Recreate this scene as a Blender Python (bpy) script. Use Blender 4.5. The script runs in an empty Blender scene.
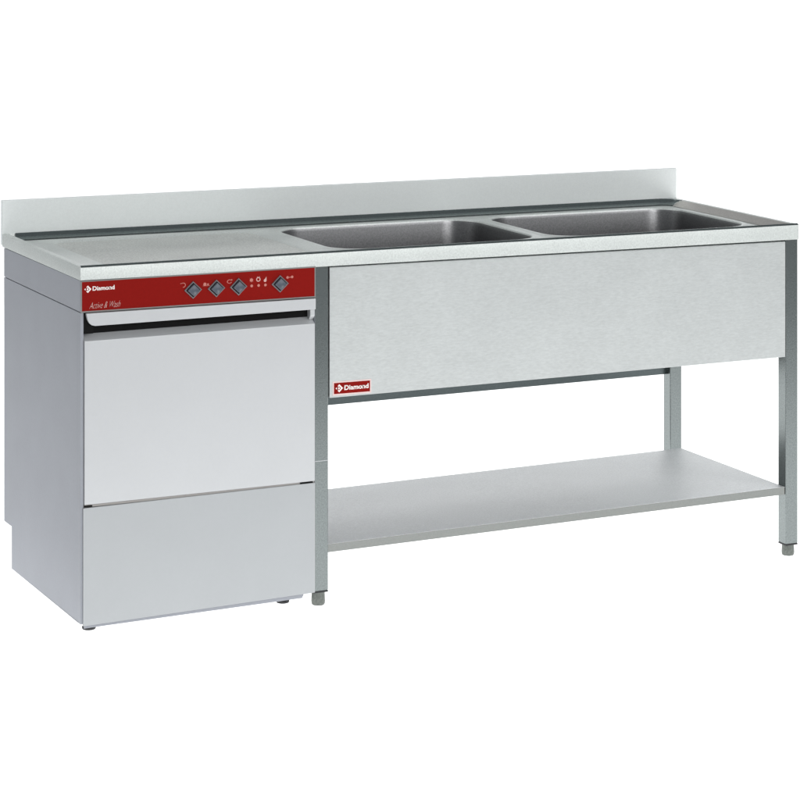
import bpy, bmesh, math
from mathutils import Vector, Matrix
R = math.radians
scene = bpy.context.scene

# ------------------------------------------------------------------ camera
cam_d = bpy.data.cameras.new('camera')
cam = bpy.data.objects.new('camera', cam_d)
scene.collection.objects.link(cam)
scene.camera = cam
cam_d.sensor_width = 36
cam_d.lens = 2721.75 / 800 * 36
cam_d.shift_x = -(452.16 - 400) / 800
cam_d.shift_y = -(128.39 + 400) / 800
cam_d.clip_start = 0.1
cam_d.clip_end = 200
cam.location = (-1.9878, -6.1469, 1.7988)
cam.rotation_euler = (R(90), 0, R(-25.7039))

# ------------------------------------------------------------------ studio light
world = bpy.data.worlds.new('World')
scene.world = world
world.use_nodes = True
world.node_tree.nodes['Background'].inputs[0].default_value = (0.93, 0.97, 1.0, 1)
world.node_tree.nodes['Background'].inputs[1].default_value = 0.40

scene.view_settings.view_transform = 'Standard'
scene.view_settings.look = 'None'
scene.view_settings.exposure = 0.0
scene.view_settings.gamma = 1.0

def area(name, loc, target, sx, sy, watts, col=(1, 1, 1)):
    l = bpy.data.lights.new(name, 'AREA')
    l.shape = 'RECTANGLE'; l.size = sx; l.size_y = sy; l.energy = watts; l.color = col
    o = bpy.data.objects.new(name, l); scene.collection.objects.link(o)
    o.location = loc
    o.rotation_euler = (Vector(target) - Vector(loc)).to_track_quat('-Z', 'Y').to_euler()
    return o
# the studio is turned 16.3 degrees to the bench: p runs across, u runs away from the camera
def SP(p, u, z=0.0): return (-0.55 + 0.960 * p + 0.281 * u, -0.281 * p + 0.960 * u, z)
area('key_softbox', (4.6, -5.2, 3.8), (1.1, 0.3, 0.6), 3.0, 2.6, 130)
area('side_fill', (-3.0, 1.2, 3.7), (0.7, 0.3, 0.8), 2.6, 2.6, 50)  # added fill from the left, lifts the deck and the dishwasher side
area('front_softbox', (0.8, -7.5, 2.9), (1.0, 1.0, 0.4), 4.0, 3.0, 150)
# added lamps under and behind the floor sheet, for a shadowless white ground
area('under_fill_front', SP(2.7, -0.22, -0.5), SP(2.7, -0.22, 0), 5.8, 3.5, 112)
area('under_fill_rear', SP(2.4, 3.6, -0.55), SP(2.4, 3.6, 0), 9.4, 4.2, 216)
area('sweep_fill', SP(2.4, 6.3, 1.35), SP(2.4, 5.6, 1.35), 9.4, 3.4, 210)

# ------------------------------------------------------------------ materials
def mat(name, col, metallic=0.0, rough=0.5, grain=0.0, gscale=260, bump=0.0, blotch=0.0, spec=0.5, coat=0.0, brushed=None):
    m = bpy.data.materials.new(name); m.use_nodes = True
    nt = m.node_tree; N = nt.nodes; L = nt.links
    b = N['Principled BSDF']
    b.inputs['Base Color'].default_value = (*col, 1)
    b.inputs['Metallic'].default_value = metallic
    b.inputs['Roughness'].default_value = rough
    b.inputs['Specular IOR Level'].default_value = spec
    b.inputs['Coat Weight'].default_value = coat
    if grain or bump or blotch:
        tc = N.new('ShaderNodeTexCoord')
        mp = N.new('ShaderNodeMapping'); L.new(tc.outputs['Object'], mp.inputs[0])
        if brushed: mp.inputs['Scale'].default_value = brushed
        n1 = N.new('ShaderNodeTexNoise'); n1.inputs['Scale'].default_value = gscale
        n1.inputs['Detail'].default_value = 3; n1.inputs['Roughness'].default_value = 0.7
        L.new(mp.outputs[0], n1.inputs['Vector'])
        n2 = N.new('ShaderNodeTexNoise'); n2.inputs['Scale'].default_value = 7
        n2.inputs['Detail'].default_value = 4
        L.new(tc.outputs['Object'], n2.inputs['Vector'])
        mr = N.new('ShaderNodeMapRange'); L.new(n1.outputs['Fac'], mr.inputs[0])
        mr.inputs[1].default_value = 0.25; mr.inputs[2].default_value = 0.75
        mr.inputs[3].default_value = 1 - grain; mr.inputs[4].default_value = 1 + grain
        mr2 = N.new('ShaderNodeMapRange'); L.new(n2.outputs['Fac'], mr2.inputs[0])
        mr2.inputs[1].default_value = 0.3; mr2.inputs[2].default_value = 0.7
        mr2.inputs[3].default_value = 1 - blotch; mr2.inputs[4].default_value = 1 + blotch
        mu = N.new('ShaderNodeMath'); mu.operation = 'MULTIPLY'
        L.new(mr.outputs[0], mu.inputs[0]); L.new(mr2.outputs[0], mu.inputs[1])
        vm = N.new('ShaderNodeVectorMath'); vm.operation = 'SCALE'
        vm.inputs[0].default_value = col; L.new(mu.outputs[0], vm.inputs['Scale'])
        L.new(vm.outputs[0], b.inputs['Base Color'])
        if bump:
            bp = N.new('ShaderNodeBump'); bp.inputs['Strength'].default_value = bump
            bp.inputs['Distance'].default_value = 0.0006
            L.new(n1.outputs['Fac'], bp.inputs['Height']); L.new(bp.outputs[0], b.inputs['Normal'])
    return m

M = {}
def lit_sheet():  # passes light of the added lamps so the ground stays white
    m = bpy.data.materials.new('white_lit_sheet'); m.use_nodes = True
    nt = m.node_tree; nt.nodes.clear()
    o = nt.nodes.new('ShaderNodeOutputMaterial'); mx = nt.nodes.new('ShaderNodeMixShader')
    d = nt.nodes.new('ShaderNodeBsdfDiffuse'); t = nt.nodes.new('ShaderNodeBsdfTranslucent')
    d.inputs[0].default_value = (.9, .9, .9, 1); t.inputs[0].default_value = (.93, .93, .93, 1)
    mx.inputs[0].default_value = 0.85
    nt.links.new(d.outputs[0], mx.inputs[1]); nt.links.new(t.outputs[0], mx.inputs[2]); nt.links.new(mx.outputs[0], o.inputs[0])
    return m
M['floor'] = lit_sheet()
M['drainer'] = mat('matt_drainer_steel', (0.56, 0.575, 0.55), 0.35, 0.5, grain=0.36, gscale=200, bump=0.4, blotch=0.06)
M['script'] = mat('faded_white_print', (0.60, 0.36, 0.33), 0, 0.5)
M['slope'] = mat('warm_grey_steel', (0.42, 0.405, 0.38), 0.9, 0.35, grain=0.2, gscale=230, bump=0.2)  # browner and darker than the deck steel
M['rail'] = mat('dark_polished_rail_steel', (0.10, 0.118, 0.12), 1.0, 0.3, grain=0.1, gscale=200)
M['edge'] = mat('folded_edge_steel', (0.24, 0.25, 0.24), 0.9, 0.35, grain=0.06, gscale=230)
M['cove'] = mat('dark_reflection_steel', (0.15, 0.175, 0.175), 1.0, 0.16, grain=0.15, gscale=200, bump=0.2)  # dark reflection put into the base colour; also darkens front line and gap
M['steel'] = mat('satin_steel', (0.82, 0.84, 0.845), 0.32, 0.50, grain=0.14, gscale=240, bump=0.08, blotch=0.02)
M['skirt'] = mat('scotch_brushed_steel', (0.51, 0.53, 0.525), 0.6, 0.45, grain=0.10, gscale=240, bump=0.10, blotch=0.03, brushed=(0.3, 1, 1.2))
M['deck'] = mat('worktop_steel', (0.61, 0.64, 0.62), 0.35, 0.45, grain=0.17, gscale=240, bump=0.2, blotch=0.03)
M['upstand'] = mat('upstand_steel', (0.79, 0.82, 0.81), 0.2, 0.5, grain=0.04, gscale=200, blotch=0.01)
M['basin'] = mat('polished_basin_steel', (0.25, 0.25, 0.255), 1.0, 0.32, grain=0.25, gscale=260, bump=0.12)
M['tube'] = mat('steel_tube', (0.20, 0.222, 0.22), 1.0, 0.24, grain=0.26, gscale=260, bump=0.15)
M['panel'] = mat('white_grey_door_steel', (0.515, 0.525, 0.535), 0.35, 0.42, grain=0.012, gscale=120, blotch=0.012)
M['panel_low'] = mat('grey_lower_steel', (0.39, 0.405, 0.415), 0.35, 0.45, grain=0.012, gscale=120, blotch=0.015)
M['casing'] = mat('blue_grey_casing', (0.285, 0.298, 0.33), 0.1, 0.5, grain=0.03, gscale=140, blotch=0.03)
M['red'] = mat('dark_red_print', (0.22, 0.006, 0.004), 0, 0.5, grain=0.06, gscale=150, spec=0.06)
M['print'] = mat('white_print', (0.85, 0.78, 0.75), 0, 0.5)
M['pink'] = mat('pale_red_print', (0.50, 0.17, 0.14), 0, 0.5)
M['border'] = mat('pale_sticker_edge', (0.72, 0.55, 0.53), 0, 0.5)
M['trim'] = mat('grey_trim', (0.27, 0.26, 0.25), 0.7, 0.35)
M['black'] = mat('black_plastic', (0.004, 0.004, 0.004), 0, 0.6, spec=0.1)
M['button'] = mat('slate_button', (0.075, 0.088, 0.112), 0, 0.22, spec=0.6)
M['bezel'] = mat('grey_bezel', (0.20, 0.19, 0.20), 0.3, 0.35)
M['feet'] = mat('foot_steel', (0.13, 0.14, 0.13), 0.9, 0.3, grain=0.3, gscale=200, bump=0.3)
M['rubber'] = mat('black_rubber', (0.015, 0.016, 0.018), 0, 0.6)

# ------------------------------------------------------------------ helpers
def empty(name, loc, label, cat, group=None):
    o = bpy.data.objects.new(name, None); scene.collection.objects.link(o)
    o.location = loc; o['label'] = label; o['category'] = cat
    o.empty_display_size = 0.1
    if group: o['group'] = group
    return o

def world_loc(o):
    v = Vector(o.location)
    while o.parent: o = o.parent; v = v + Vector(o.location)
    return v

def obj(name, bm, m, parent=None, label=None, smooth=False, bevel=0.0, origin=None, segs=2):
    """bm holds world coordinates; the object is placed at origin (default: the centre of its box)"""
    if bevel:
        bmesh.ops.remove_doubles(bm, verts=bm.verts, dist=1e-6)
        bmesh.ops.recalc_face_normals(bm, faces=bm.faces)
    me = bpy.data.meshes.new(name)
    if origin is None:
        xs = [v.co.x for v in bm.verts]; ys = [v.co.y for v in bm.verts]; zs = [v.co.z for v in bm.verts]
        origin = Vector(((min(xs) + max(xs)) / 2, (min(ys) + max(ys)) / 2, (min(zs) + max(zs)) / 2))
    origin = Vector(origin)
    for v in bm.verts: v.co -= origin
    bm.to_mesh(me); bm.free()
    me.materials.append(m)
    o = bpy.data.objects.new(name, me); scene.collection.objects.link(o)
    if parent: o.parent = parent; o.location = origin - world_loc(parent)
    else: o.location = origin
    if smooth or bevel:
        for p in me.polygons: p.use_smooth = True
    if bevel:
        b = o.modifiers.new('bevel', 'BEVEL'); b.width = bevel; b.segments = segs
        b.limit_method = 'ANGLE'; b.angle_limit = R(35); b.harden_normals = True
    elif smooth:
        try: me.set_sharp_from_angle(angle=R(40))
        except Exception: pass
    if label: o['label'] = label
    return o

def box(bm, x0, x1, y0, y1, z0, z1, f=None):
    vs = [bm.verts.new((x, y, z)) for x in (x0, x1) for y in (y0, y1) for z in (z0, z1)]
    for q in ((0, 1, 3, 2), (4, 6, 7, 5), (0, 4, 5, 1), (2, 3, 7, 6), (0, 2, 6, 4), (1, 5, 7, 3)):
        bm.faces.new([vs[i] for i in q])
    if f:
        for v in vs: v.co.z += f(v.co.x)
    return vs

def prism_y(bm, pts, y0, y1):
    """polygon in x,z pushed from y0 back to y1"""
    a = [bm.verts.new((x, y0, z)) for x, z in pts]; b = [bm.verts.new((x, y1, z)) for x, z in pts]
    bm.faces.new(a); bm.faces.new(b[::-1])
    n = len(pts)
    for i in range(n):
        j = (i + 1) % n; bm.faces.new((a[i], b[i], b[j], a[j]))
    bmesh.ops.recalc_face_normals(bm, faces=bm.faces)

def prism_x(bm, pts, x0, x1):
    """polygon in y,z pushed from x0 to x1"""
    a = [bm.verts.new((x0, y, z)) for y, z in pts]; b = [bm.verts.new((x1, y, z)) for y, z in pts]
    bm.faces.new(a); bm.faces.new(b[::-1])
    n = len(pts)
    for i in range(n):
        j = (i + 1) % n; bm.faces.new((a[i], b[i], b[j], a[j]))
    bmesh.ops.recalc_face_normals(bm, faces=bm.faces)

def rings(bm, loops, cap0=False, cap1=False):
    vv = [[bm.verts.new(p) for p in l] for l in loops]
    n = len(loops[0])
    for a, b in zip(vv, vv[1:]):
        for i in range(n):
            j = (i + 1) % n; bm.faces.new((a[i], a[j], b[j], b[i]))
    if cap0: bm.faces.new(vv[0][::-1])
    if cap1: bm.faces.new(vv[-1])
    return vv

def lathe(bm, cx, cy, prof, n=24, lean=None):
    rings(bm, [[(cx + r * math.cos(2 * math.pi * k / n), cy + r * math.sin(2 * math.pi * k / n), z) for k in range(n)] for r, z in prof], True, True)
    bmesh.ops.recalc_face_normals(bm, faces=bm.faces)

def rrect(x0, x1, y0, y1, r, seg=8):
    """rounded rectangle, counter-clockwise"""
    out = []
    for cx, cy, a0 in ((x1 - r, y1 - r, 0), (x0 + r, y1 - r, 90), (x0 + r, y0 + r, 180), (x1 - r, y0 + r, 270)):
        for k in range(seg + 1):
            a = R(a0 + 90 * k / seg); out.append((cx + r * math.cos(a), cy + r * math.sin(a)))
    return out

# ------------------------------------------------------------------ setting: added white sheet lit through from below, swept up behind
def floor_z(x, y=0.03): return 0.0055 - 0.0194 * (x - 0.03) + 0.014 * (y - 0.03)
bm = bmesh.new()
prof = [(-1.9, 0.0), (0.0, 0.0), (1.2, 0.0), (2.1, 0.0), (4.6, 0.0)]
for k in range(1, 13):
    a = R(90 * k / 12); prof.append((4.6 + 1.1 * math.sin(a), 1.1 - 1.1 * math.cos(a)))
prof.append((5.7, 2.6))
rows = []
for u, z in prof:
    row = []
    for i in range(11):
        pl = -0.15 - 2.05 * min(1, max(0, (u - 1.2) / 0.9)); pr = 5.45 + 1.45 * min(1, max(0, (u - 1.2) / 0.9))
        x, y, _ = SP(pl + (pr - pl) * i / 10, u); row.append(bm.verts.new((x, y, z + floor_z(x, y))))
    rows.append(row)
for a, b in zip(rows, rows[1:]):
    for i in range(10): bm.faces.new((a[i], a[i + 1], b[i + 1], b[i]))
fl = obj('floor', bm, M['floor'], smooth=True, origin=(0, 0, 0))
fl['kind'] = 'structure'

# ------------------------------------------------------------------ sink bench
W, D, H = 1.999, 0.643, 0.8697
def tilt(x): return -0.0056 * x
bench = empty('sink_bench', (0.62, 0.02, floor_z(0.62)),
              'long stainless steel double sink bench with a lower shelf, its worktop reaching over the dishwasher', 'sink')

# --- worktop: front rim, bead, sunken deck with two openings
RIMF, RIMR = 0.0325, 0.0415
def T(p): return (p[0], p[1], p[2] + tilt(p[0]))
bm = bmesh.new()
SEG = 8
def ring(ix0, ix1, iy0, iy1, r, z, f=lambda x: 0):
    return [(x, y, z + tilt(x) + f(x)) for x, y in rrect(ix0, W - ix1, iy0, D - iy1, r, SEG)]
fb = lambda x: -(RIMR - RIMF) * x / W
DZ = H - 0.0165
loops = [ring(.016, .016, .016, .004, .001, H - RIMF + .002, fb),
         ring(.0, .0, .0, .0, .0015, H - RIMF, fb),
         ring(.0, .0, .0, .0, .0015, H - .003),
         ring(.0008, .0008, .0008, .0, .002, H - .0010),
         ring(.003, .003, .003, .0, .003, H),
         ring(.014, .014, .010, .0003, .002, H),
         ring(.017, .017, .012, .0004, .003, H - .001),
         ring(.030, .038, .018, .0006, .006, DZ + .0015),
         ring(.036, .046, .024, .0010, .008, DZ)]
vv = rings(bm, loops)
inner = vv[-1]
basins = [(0.714, 1.290, 0.120, 0.568), (1.333, 1.930, 0.120, 0.568)]
BR = 0.082
def lip(bx, grow, r, z):
    x0, x1, y0, y1 = bx
    return [(x, y, z + tilt(x)) for x, y in rrect(x0 - grow, x1 + grow, y0 - grow, y1 + grow, r, SEG)]
edges = [bm.edges.get((inner[i], inner[(i + 1) % len(inner)])) for i in range(len(inner))]
# drainer: sunk field with rounded corners
drain = (0.10, 0.655, 0.085, 0.575)
dl = [lip(drain, 0, .05, DZ), lip(drain, -.006, .045, DZ - .0045)]
dv = rings(bm, dl)
edges += [bm.edges.get((dv[0][i], dv[0][(i + 1) % len(dv[0])])) for i in range(len(dv[0]))]
for bx in basins:
    lp = [lip(bx, .019, BR + .019, DZ), lip(bx, .015, BR + .015, DZ + .0018), lip(bx, .005, BR + .005, DZ + .002), lip(bx, .001, BR + .001, DZ + .0005), lip(bx, 0, BR, DZ - .003)]
    lv = rings(bm, lp)
    edges += [bm.edges.get((lv[0][i], lv[0][(i + 1) % len(lv[0])])) for i in range(len(lv[0]))]
bmesh.ops.triangle_fill(bm, use_beauty=True, use_dissolve=False, edges=edges)
bmesh.ops.recalc_face_normals(bm, faces=bm.faces)
worktop = obj('worktop', bm, M['deck'], bench, smooth=True)
bm = bmesh.new(); bm.faces.new([bm.verts.new(p) for p in lip(drain, -.0059, .045, DZ - .0044)])
obj('drainer', bm, M['drainer'], bench)

bm = bmesh.new()  # added strip that draws the dark reflected line along the front edge
n = 20; ra = []; rb = []; rc = []
for i in range(n + 1):
    x = .002 + (W - .004) * i / n; t = tilt(x)
    ra.append(bm.verts.new((x, -.0010, H - .0026 + t))); rb.append(bm.verts.new((x, .0010, H - .0004 + t))); rc.append(bm.verts.new((x, .0060, H + .0014 + t)))
for i in range(n):
    bm.faces.new((ra[i], ra[i + 1], rb[i + 1], rb[i])); bm.faces.new((rb[i], rb[i + 1], rc[i + 1], rc[i]))
bmesh.ops.recalc_face_normals(bm, faces=bm.faces)
obj('front_dark_line', bm, M['cove'], bench, smooth=True)

# --- basins
for bx in basins:
    x0, x1, y0, y1 = bx
    bm = bmesh.new(); lp = []
    for g, r, z in ((.0, BR, DZ - .0028), (-.0015, BR - .002, DZ - .010), (-.003, BR, DZ - .10), (-.006, BR, DZ - .22), (-.022, BR - .005, DZ - .245),
                    (-.034, BR - .01, DZ - .262), (-.052, BR - .02, DZ - .268)):
        lp.append(lip(bx, g, max(r, .02), z))
    cx, cy = (x0 + x1) / 2, (y0 + y1) / 2
    n = len(lp[0])
    lp.append([(cx + (p[0] - cx) * .4, cy + (p[1] - cy) * .4, p[2] - .004) for p in lp[-1]])
    rings(bm, lp, False, True)
    bmesh.ops.recalc_face_normals(bm, faces=bm.faces)
    bmesh.ops.reverse_faces(bm, faces=bm.faces)
    bs = obj('basin', bm, M['basin'], bench, smooth=True)
    bm = bmesh.new(); z = DZ - .2715 + tilt(cx)
    lathe(bm, cx, cy, [(.050, z), (.050, z + .003), (.046, z + .005), (.036, z + .005), (.032, z + .001)], 32)
    dr = obj('drain', bm, M['tube'], bs, smooth=True)

# --- polished radius between deck and upstand, its dark reflection put in the colour, turning the rear right corner and running forward
bm = bmesh.new()
CR = .060; cxr, cyr = W - .0165 - CR, D - .0006 - CR
path = [(.034 + (cxr - .034) * i / 60, D - .0006, 0, -1) for i in range(60)]
path += [(cxr + CR * math.cos(R(90 - 90 * i / 12)), cyr + CR * math.sin(R(90 - 90 * i / 12)), -math.cos(R(90 - 90 * i / 12)), -math.sin(R(90 - 90 * i / 12))) for i in range(13)]
lp = []
for k in range(9):
    a = R(72 * k / 8)
    lp.append([bm.verts.new((x + nx * .030 * (1 - math.sin(a)), y + ny * .030 * (1 - math.sin(a)), DZ + .0008 + .0234 * (1 - math.cos(a)) + tilt(x))) for x, y, nx, ny in path])
for a, b in zip(lp, lp[1:]):
    for i in range(len(path) - 1): bm.faces.new((a[i], a[i + 1], b[i + 1], b[i]))
# filler behind the rounded corner
top = lp[-1]; c0 = bm.verts.new((W - .0165, D - .0006, DZ + .0170 + tilt(W)))
for i in range(60, 72): bm.faces.new((top[i], top[i + 1], c0))
bmesh.ops.recalc_face_normals(bm, faces=bm.faces)
obj('rear_cove', bm, M['cove'], bench, smooth=True)
bm = bmesh.new()
vs = [(W - .0470, .016, DZ + .0010), (W - .0175, .012, H - .0004), (W - .0170, cyr + .010, H - .0004), (W - .0470, cyr + .004, DZ + .0010)]
bm.faces.new([bm.verts.new((x, y, z + tilt(x))) for x, y, z in vs])
obj('side_slope', bm, M['slope'], bench)

# --- upstand along the back
bm = bmesh.new()
BSH = 0.0855
pts = [(D - .0002, H - .020), (D - .0002, H + BSH), (D + .014, H + BSH), (D + .014, H - .030), (D + .002, H - .030)]
a = [bm.verts.new((0, y, z)) for y, z in pts]; b = [bm.verts.new((W, y, z + tilt(W) + .0005)) for y, z in pts]
bm.faces.new(a); bm.faces.new(b[::-1])
for i in range(5):
    j = (i + 1) % 5; bm.faces.new((a[i], b[i], b[j], a[j]))
obj('upstand', bm, M['upstand'], bench, bevel=.0015)

# --- legs with screw feet
def make_leg(x, y, w, z0, z1, fz, dz=0.0, rear=False):
    bm = bmesh.new(); box(bm, x, x + w, y, y + w, z0, z1)
    leg = obj('leg', bm, M['tube'], bench, bevel=.0025, segs=3)
    bm = bmesh.new(); box(bm, x + .0005, x + w - .0005, y + .0005, y + w - .0005, z0 - .004, z0)
    obj('end_cap', bm, M['rubber'], leg)
    bm = bmesh.new(); c = x + w / 2; d = y + w / 2
    lathe(bm, c, d, [(.0150, fz + .0), (.0170, fz + .003), (.0175, fz + .010), (.0170, fz + .022), (.0165, z0 - .0045)], 28)
    obj('screw_foot', bm, M['feet'], leg, smooth=True)
    return leg
LW = .0382
xl, xr, yf, yr = 0.6038, 1.9692, 0.0188, 0.612
zt = lambda x: H - .034 + tilt(x)
make_leg(xl, yf, LW, .0311, zt(xl) - .004, floor_z(xl + .02))
lleg = [o for o in bench.children if o.name.startswith('leg')][0]
bm = bmesh.new(); box(bm, xl, xl + LW, yf - .0004, yf + .0004, .3500, .3516)
obj('pale_line', bm, M['panel'], lleg)  # thin pale line across the front face of the leg
make_leg(xr, yf, LW, .0010, zt(xr) - .008, floor_z(xr + .02))
make_leg(xl, yr, LW, .0311, zt(xl) - .004, floor_z(xl + .02, yr + .02))
make_leg(xr - .010, yr, LW, .0010, zt(xr) - .004, floor_z(xr + .02, yr + .02))

# --- front apron
bm = bmesh.new()
sx0, sx1 = xl + LW + .0035, xr - .0006
vs = [(sx0, .5032), (sx1, .5020), (sx1, H - .0478 + tilt(sx1)), (sx0, H - .0412 + tilt(sx0))]
prism_y(bm, vs, yf + .0004, yf + .0115)
apron = obj('apron', bm, M['skirt'], bench, bevel=.0012)
bm = bmesh.new()  # added strip behind the apron gap, blocks light so it stays dark
box(bm, sx0 + .001, sx1 - .001, yf + .0118, yf + .0150, H - .075, H - .030, tilt)
obj('gap_blocker', bm, M['cove'], bench)
bm = bmesh.new()
box(bm, sx0 + .002, sx1 - .002, yf + .0120, yf + .030, .5045, .5060)
obj('apron_return', bm, M['tube'], bench)

# --- back panel, rear and side rails
bm = bmesh.new()
box(bm, xl + LW, xr, .632, .650, .3552, H - .03 - .012)
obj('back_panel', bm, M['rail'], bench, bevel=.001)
for x in (xl + .004, xr + .004):
    bm = bmesh.new(); box(bm, x, x + .030, yf + LW + .001, yr - .001, H - .085, H - .045)
    obj('side_rail', bm, M['tube'], bench, bevel=.001)

# --- shelf
bm = bmesh.new()
s0, s1 = xl + LW + .0004, xr - .0006
zs = lambda x: 0.1434 + .0110 * (x - s0) / (s1 - s0)
def shf(x0, x1, y0, y1, z0, z1):
    box(bm, x0, x1, y0, y1, z0, z1, lambda x: zs(x))
# folded sheet: top with a turned-down edge all round and notches at the legs
shf(s0, s1, .0225, .5650, -.0022, 0)
shf(s0, s1, .5630, .5650, -.0206, -.0022)
shf(s0, s0 + .002, .0245, .5630, -.0206, -.0022)
shf(s1 - .002, s1, .0245, .5630, -.0206, -.0022)
shelf = obj('shelf', bm, M['steel'], bench)
bm = bmesh.new(); shf(s0, s1, .0222, .0245, -.0206, -.0001)
obj('front_fold', bm, M['edge'], shelf, bevel=.0008)
for y in (.15, .43):
    bm = bmesh.new(); box(bm, s0 + .003, s1 - .003, y, y + .06, -.0195, -.0026, zs)
    obj('stiffener', bm, M['tube'], shelf)
for x in (s0 + .004, s1 - .026):
    bm = bmesh.new(); box(bm, x, x + .020, .026, .561, zs(x) - .020, zs(x) - .0030)
    obj('side_rail', bm, M['tube'], bench)

# ------------------------------------------------------------------ printing: letters and marks as thin raised meshes
def text_bm(bm, s, x, z, y, width, height, shear=0.0, bold=0.0, extrude=0.0002):
    cu = bpy.data.curves.new('t', 'FONT'); cu.body = s; cu.size = 1; cu.shear = shear; cu.offset = bold
    cu.resolution_u = 4
    o = bpy.data.objects.new('t', cu); scene.collection.objects.link(o)
    bpy.context.view_layer.update()
    me = bpy.data.meshes.new_from_object(o.evaluated_get(bpy.context.evaluated_depsgraph_get()))
    xs = [v.co.x for v in me.vertices]; ys = [v.co.y for v in me.vertices]
    ax, bx_, ay, by = min(xs), max(xs), min(ys), max(ys)
    t = bmesh.new(); t.from_mesh(me)
    for v in t.verts:
        v.co = Vector((x + (v.co.x - ax) / (bx_ - ax) * width, y, z + (v.co.y - ay) / (by - ay) * height))
    ret = bmesh.ops.extrude_face_region(t, geom=t.faces[:])
    for e in ret['geom']:
        if isinstance(e, bmesh.types.BMVert): e.co.y += extrude
    bmesh.ops.recalc_face_normals(t, faces=t.faces)
    m2 = bpy.data.meshes.new('t'); t.to_mesh(m2); t.free()
    bm.from_mesh(m2)
    bpy.data.objects.remove(o); bpy.data.curves.remove(cu); bpy.data.meshes.remove(me); bpy.data.meshes.remove(m2)

def poly(bm, pts, y, th=.0002):
    prism_y(bm, pts, y, y + th)

def arrow_mark(bm, cx, cz, s, y):
    """small arrow head, letter D and a thick open rhombus pointing right; s is the half height"""
    t = .34 * s
    poly(bm, [(cx - s, cz), (cx - .62 * s, cz + .30 * s), (cx - .62 * s, cz - .30 * s)], y)
    # upper and lower arms of the rhombus, open at the left
    poly(bm, [(cx - .42 * s, cz + .58 * s), (cx, cz + s), (cx + s, cz), (cx + s - 1.5 * t, cz), (cx, cz + s - 1.5 * t), (cx - .30 * s, cz + .58 * s - .55 * t)], y)
    poly(bm, [(cx - .42 * s, cz - .58 * s), (cx - .30 * s, cz - .58 * s + .55 * t), (cx, cz - s + 1.5 * t), (cx + s - 1.5 * t, cz), (cx + s, cz), (cx, cz - s)], y)
    poly(bm, [(cx - .28 * s, cz - .28 * s), (cx - .28 * s, cz + .28 * s), (cx + .02 * s, cz + .24 * s), (cx + .22 * s, cz), (cx + .02 * s, cz - .24 * s)], y)

# badge on the apron
bm = bmesh.new(); Yb = yf + .0004
poly(bm, [(.6535, .5085), (.7575, .5075), (.7575, .5415), (.6535, .5425)], Yb - .0006, .0006)
badge = obj('badge', bm, M['border'], bench, label='dark red badge with white lettering and a pale edge')
bm = bmesh.new()
poly(bm, [(.657, .5120), (.754, .5110), (.754, .5380), (.657, .5390)], Yb - .0009, .0003)
obj('red_field', bm, M['red'], badge)
bm = bmesh.new()
arrow_mark(bm, .6710, .5254, .0100, Yb - .0012)
text_bm(bm, 'Diamond', .6845, .5196, Yb - .0012, .0655, .0122, bold=.035)
obj('lettering', bm, M['print'], badge)

# ------------------------------------------------------------------ dishwasher
dw = empty('dishwasher', (0.30, 0.30, floor_z(.30)),
           'grey undercounter dishwasher with a red control strip, standing under the left end of the worktop', 'dishwasher')
X0, X1 = 0.0015, 0.6000
YB, YS = 0.632, 0.5652
TOPZ = H - RIMF - .0012
SEAM = .7612
# casing: side profile with the notch at the bottom rear
bm = bmesh.new()
prism_x(bm, [(.0240, .0270), (.0240, SEAM - .0012), (YB, SEAM - .0012), (YB, .1360), (YS, .1358), (YS, .0290)], X0, X1)
box(bm, X0, .0095, .0035, .0240, .0270, SEAM - .0012)
box(bm, .5990, X1, .0035, .0240, .0360, SEAM - .0060)
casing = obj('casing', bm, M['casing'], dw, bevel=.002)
bm = bmesh.new()
prism_x(bm, [(.0030, SEAM + .0006), (.0030, TOPZ), (YB, TOPZ - .001), (YB, SEAM + .0006)], X0, X1)
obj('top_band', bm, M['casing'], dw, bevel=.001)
bm = bmesh.new()
box(bm, X0 + .004, X1 - .004, .008, YB - .006, SEAM - .0030, SEAM + .0020)
obj('seam_gasket', bm, M['black'], dw)

# control strip: grey frame, red field
bm = bmesh.new()
poly(bm, [(X0 + .0005, SEAM - .0005), (X1, SEAM - .0045), (X1, TOPZ - .0030), (X0 + .0005, TOPZ - .0005)], -.0006, .0034)
strip = obj('control_panel', bm, M['trim'], dw, label='dark red control strip with white printing and four diamond buttons')
bm = bmesh.new()
poly(bm, [(X0 + .0030, SEAM + .0030), (X1 - .0030, SEAM - .0010), (X1 - .0030, TOPZ - .0062), (X0 + .0030, TOPZ - .0030)], -.0012, .0006)
obj('red_field', bm, M['red'], strip)
bm = bmesh.new()
arrow_mark(bm, .0185, .8155, .0088, -.0015)
text_bm(bm, 'Diamond', .0300, .8112, -.0015, .0545, .0105, bold=.035)
obj('lettering', bm, M['print'], strip)
bm = bmesh.new()
text_bm(bm, 'Active & Wash', .0220, .7690, -.0015, .0770, .0150, shear=.55, bold=-.012)
obj('script_lettering', bm, M['script'], strip)

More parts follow.
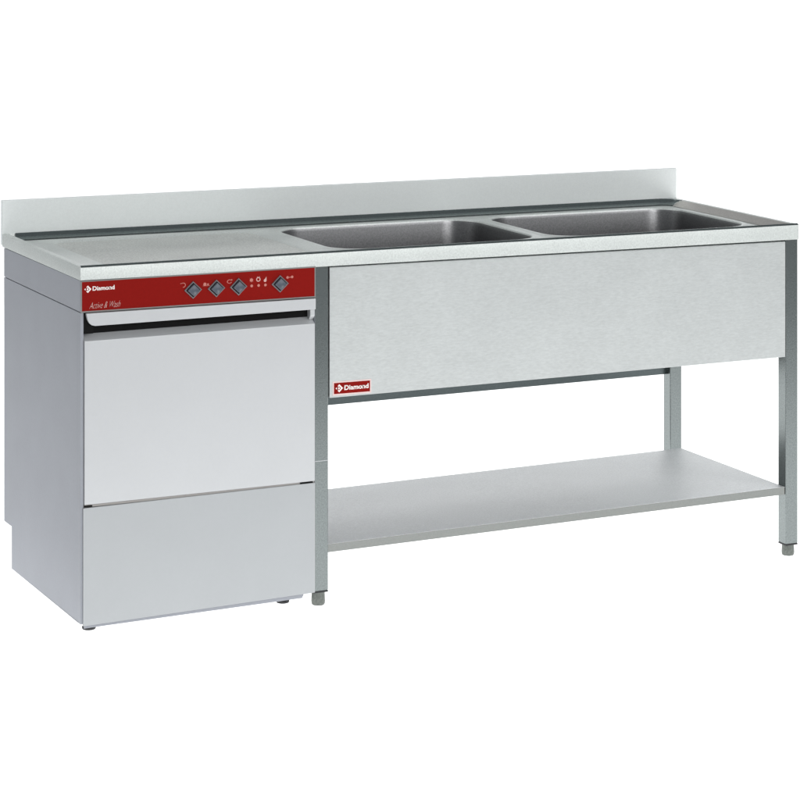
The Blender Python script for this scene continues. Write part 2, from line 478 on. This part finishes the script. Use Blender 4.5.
# four diamond push buttons
def rhomb(cx, cz, sx, sz, y): return [(cx, y, cz + sz), (cx - sx, y, cz), (cx, y, cz - sz), (cx + sx, y, cz)]
for kx in (.281, .3405, .3975, .5055):
    kz = .7965
    bm = bmesh.new(); a, b = .0225, .0212
    rings(bm, [rhomb(kx, kz, a, b, -.0012), rhomb(kx, kz, a, b, -.0035), rhomb(kx, kz, a * .93, b * .93, -.0048), rhomb(kx, kz, a * .84, b * .84, -.0048), rhomb(kx, kz, a * .84, b * .84, -.0020)], True, True)
    bmesh.ops.recalc_face_normals(bm, faces=bm.faces)
    knob = obj('push_button', bm, M['bezel'], strip)
    bm = bmesh.new()
    rings(bm, [rhomb(kx, kz, a * .83, b * .83, -.0021), rhomb(kx, kz, a * .83, b * .83, -.0030), rhomb(kx, kz, a * .78, b * .78, -.0031)], True, True)
    bmesh.ops.recalc_face_normals(bm, faces=bm.faces)
    obj('gap', bm, M['black'], knob)
    bm = bmesh.new()
    rings(bm, [rhomb(kx, kz, a * .72, b * .72, -.0030), rhomb(kx, kz, a * .70, b * .70, -.0095), rhomb(kx, kz, a * .62, b * .62, -.0110), rhomb(kx + .001, kz - .001, a * .20, b * .20, -.0090)], True, True)
    bmesh.ops.recalc_face_normals(bm, faces=bm.faces)
    obj('button_cap', bm, M['button'], knob, bevel=.0006)

# printed symbols
def disc(bm, cx, cz, r, n=14, y=-.0015):
    poly(bm, [(cx + r * math.cos(2 * math.pi * k / n), cz + r * math.sin(2 * math.pi * k / n)) for k in range(n)], y)
def arc(bm, cx, cz, r, t, a0, a1, n=14, sq=1.0, y=-.0015):
    o = [(cx + r * math.cos(R(a0 + (a1 - a0) * k / n)), cz + sq * r * math.sin(R(a0 + (a1 - a0) * k / n))) for k in range(n + 1)]
    i = [(cx + (r - t) * math.cos(R(a0 + (a1 - a0) * k / n)), cz + sq * (r - t) * math.sin(R(a0 + (a1 - a0) * k / n))) for k in range(n + 1)]
    for k in range(n): poly(bm, [o[k], o[k + 1], i[k + 1], i[k]], y)
bm = bmesh.new(); arc(bm, .257, .8095, .0058, .0016, -110, 110)
poly(bm, [(.249, .8140), (.256, .8154), (.256, .8138), (.249, .8128)], -.0015)
obj('symbol', bm, M['pink'], strip)
bm = bmesh.new(); disc(bm, .3115, .8080, .0040); disc(bm, .3195, .8074, .0024); poly(bm, [(.306, .8050), (.324, .8046), (.324, .8036), (.306, .8040)], -.0018)
obj('symbol', bm, M['pink'], strip)
bm = bmesh.new(); arc(bm, .3745, .8105, .0066, .0019, 20, 340, sq=.75); disc(bm, .3800, .8140, .0020)
obj('symbol', bm, M['pink'], strip)
bm = bmesh.new(); disc(bm, .4312, .8104, .0042)
for k in range(8):
    a = math.pi * k / 4; poly(bm, [(.4312 + .0055 * math.cos(a) - .0005, .8104 + .0055 * math.sin(a)), (.4312 + .0066 * math.cos(a), .8104 + .0066 * math.sin(a)), (.4312 + .0055 * math.cos(a) + .0005, .8104 + .0055 * math.sin(a) + .0005)], -.0018)
obj('symbol', bm, M['pink'], strip)
bm = bmesh.new(); arc(bm, .4492, .8108, .0056, .0022, 0, 360)
poly(bm, [(.4455, .8165), (.4470, .8180), (.4485, .8165)], -.0018); poly(bm, [(.4505, .8165), (.4520, .8180), (.4535, .8165)], -.0018)
obj('symbol', bm, M['script'], strip)
bm = bmesh.new(); disc(bm, .4668, .8070, .0036); poly(bm, [(.4652, .8090), (.4700, .8165), (.4704, .8060)], -.0018)
obj('symbol', bm, M['script'], strip)
bm = bmesh.new(); disc(bm, .5255, .8105, .0034, 8); poly(bm, [(.5255, .8112), (.5360, .8116), (.5360, .8102), (.5255, .8096)], -.0018); disc(bm, .5375, .8112, .0034, 8)
obj('symbol', bm, M['pink'], strip)
for lx in (.4318, .4498, .4675):
    bm = bmesh.new(); disc(bm, lx, .7962, .0034, 16, y=-.0018)
    obj('pilot_light', bm, M['pink'], strip)

# door: main sheet, sloping recess under the lip, folded lip with a rounded corner
DX0, DX1 = .0105, .5985
bm = bmesh.new()
# y,z profile of the door sheet: front face, then leaning back into the grip
prism_x(bm, [(0, .3075), (0, .6925), (.0200, .7085), (.0200, .3075)], DX0, DX1)
prism_x(bm, [(.0004, .7120), (.0004, .7283), (.0198, .7283), (.0198, .7087), (.0106, .7015)], .5862, DX1 - .0003)
door = obj('door', bm, M['panel'], dw, bevel=.0015)
bm = bmesh.new()
box(bm, DX0 + .001, .5858, .0202, .0236, .6900, .7560)
obj('grip_recess', bm, M['black'], door)
# lip
bm = bmesh.new()
lx0, lx1 = .0135, DX1
zt0, zt1, zb = SEAM - .0020, SEAM - .0060, .7285
pts = [(lx0, zt0), (lx0 + .001, .7520), (lx0 + .0035, .7430), (lx0 + .008, .7350), (lx0 + .014, .7305), (lx0 + .022, zb), (lx1, zb), (lx1, zt1)]
prism_y(bm, pts, -.0060, .0030)
obj('grip_lip', bm, M['panel'], door, bevel=.0012)
bm = bmesh.new()
prism_y(bm, [(.0095, zt0 + .0005), (lx0 + .004, zt0 + .0005), (lx0 + .004, .7440), (lx0 + .020, .7300), (lx0 + .020, .7100), (.0130, .7100), (.0108, .7130)], .0030, .0034)
obj('corner_gap', bm, M['black'], door)
bm = bmesh.new()
box(bm, .5000, .5975, -.0004, .0030, SEAM - .0052, SEAM - .0038)
obj('latch_gap', bm, M['black'], door)

# gap between door and lower panel, with end stops
bm = bmesh.new(); box(bm, .0100, .5975, .0024, .0034, .3015, .3070)
gapo = obj('door_gap', bm, M['trim'], dw)
for a, b in ((.0100, .0300), (.5600, .5930)):
    bm = bmesh.new(); z = .3030 if a < .3 else .3045
    box(bm, a, b, -.0003, .0024, z - .0006, z + .0024)
    obj('hinge_stop', bm, M['black'], gapo)
bm = bmesh.new()
prism_y(bm, [(.0075, .0225), (.5990, .0345), (.5990, .3035), (.0075, .3005)], .0000, .0030)
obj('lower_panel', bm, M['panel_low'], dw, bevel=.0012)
bm = bmesh.new()
prism_y(bm, [(.0120, .0150), (.5680, .0225), (.5735, .0345), (.0120, .0225)], .0080, .0100)
obj('plinth', bm, M['casing'], dw)
for fx, fy in ((.0330, .035), (.5480, .085), (.0900, .500), (.5480, .500)):
    z = floor_z(fx, fy)
    bm = bmesh.new(); lathe(bm, fx, fy, [(.0150, z), (.0165, z + .002), (.0165, z + .006), (.012, z + .007)], 24)
    ft = obj('foot', bm, M['rubber'], dw, smooth=True)
    bm = bmesh.new(); lathe(bm, fx, fy, [(.0125, z + .0071), (.0150, z + .009), (.0150, .0265)], 24)
    obj('foot_sleeve', bm, M['feet'], ft, smooth=True)
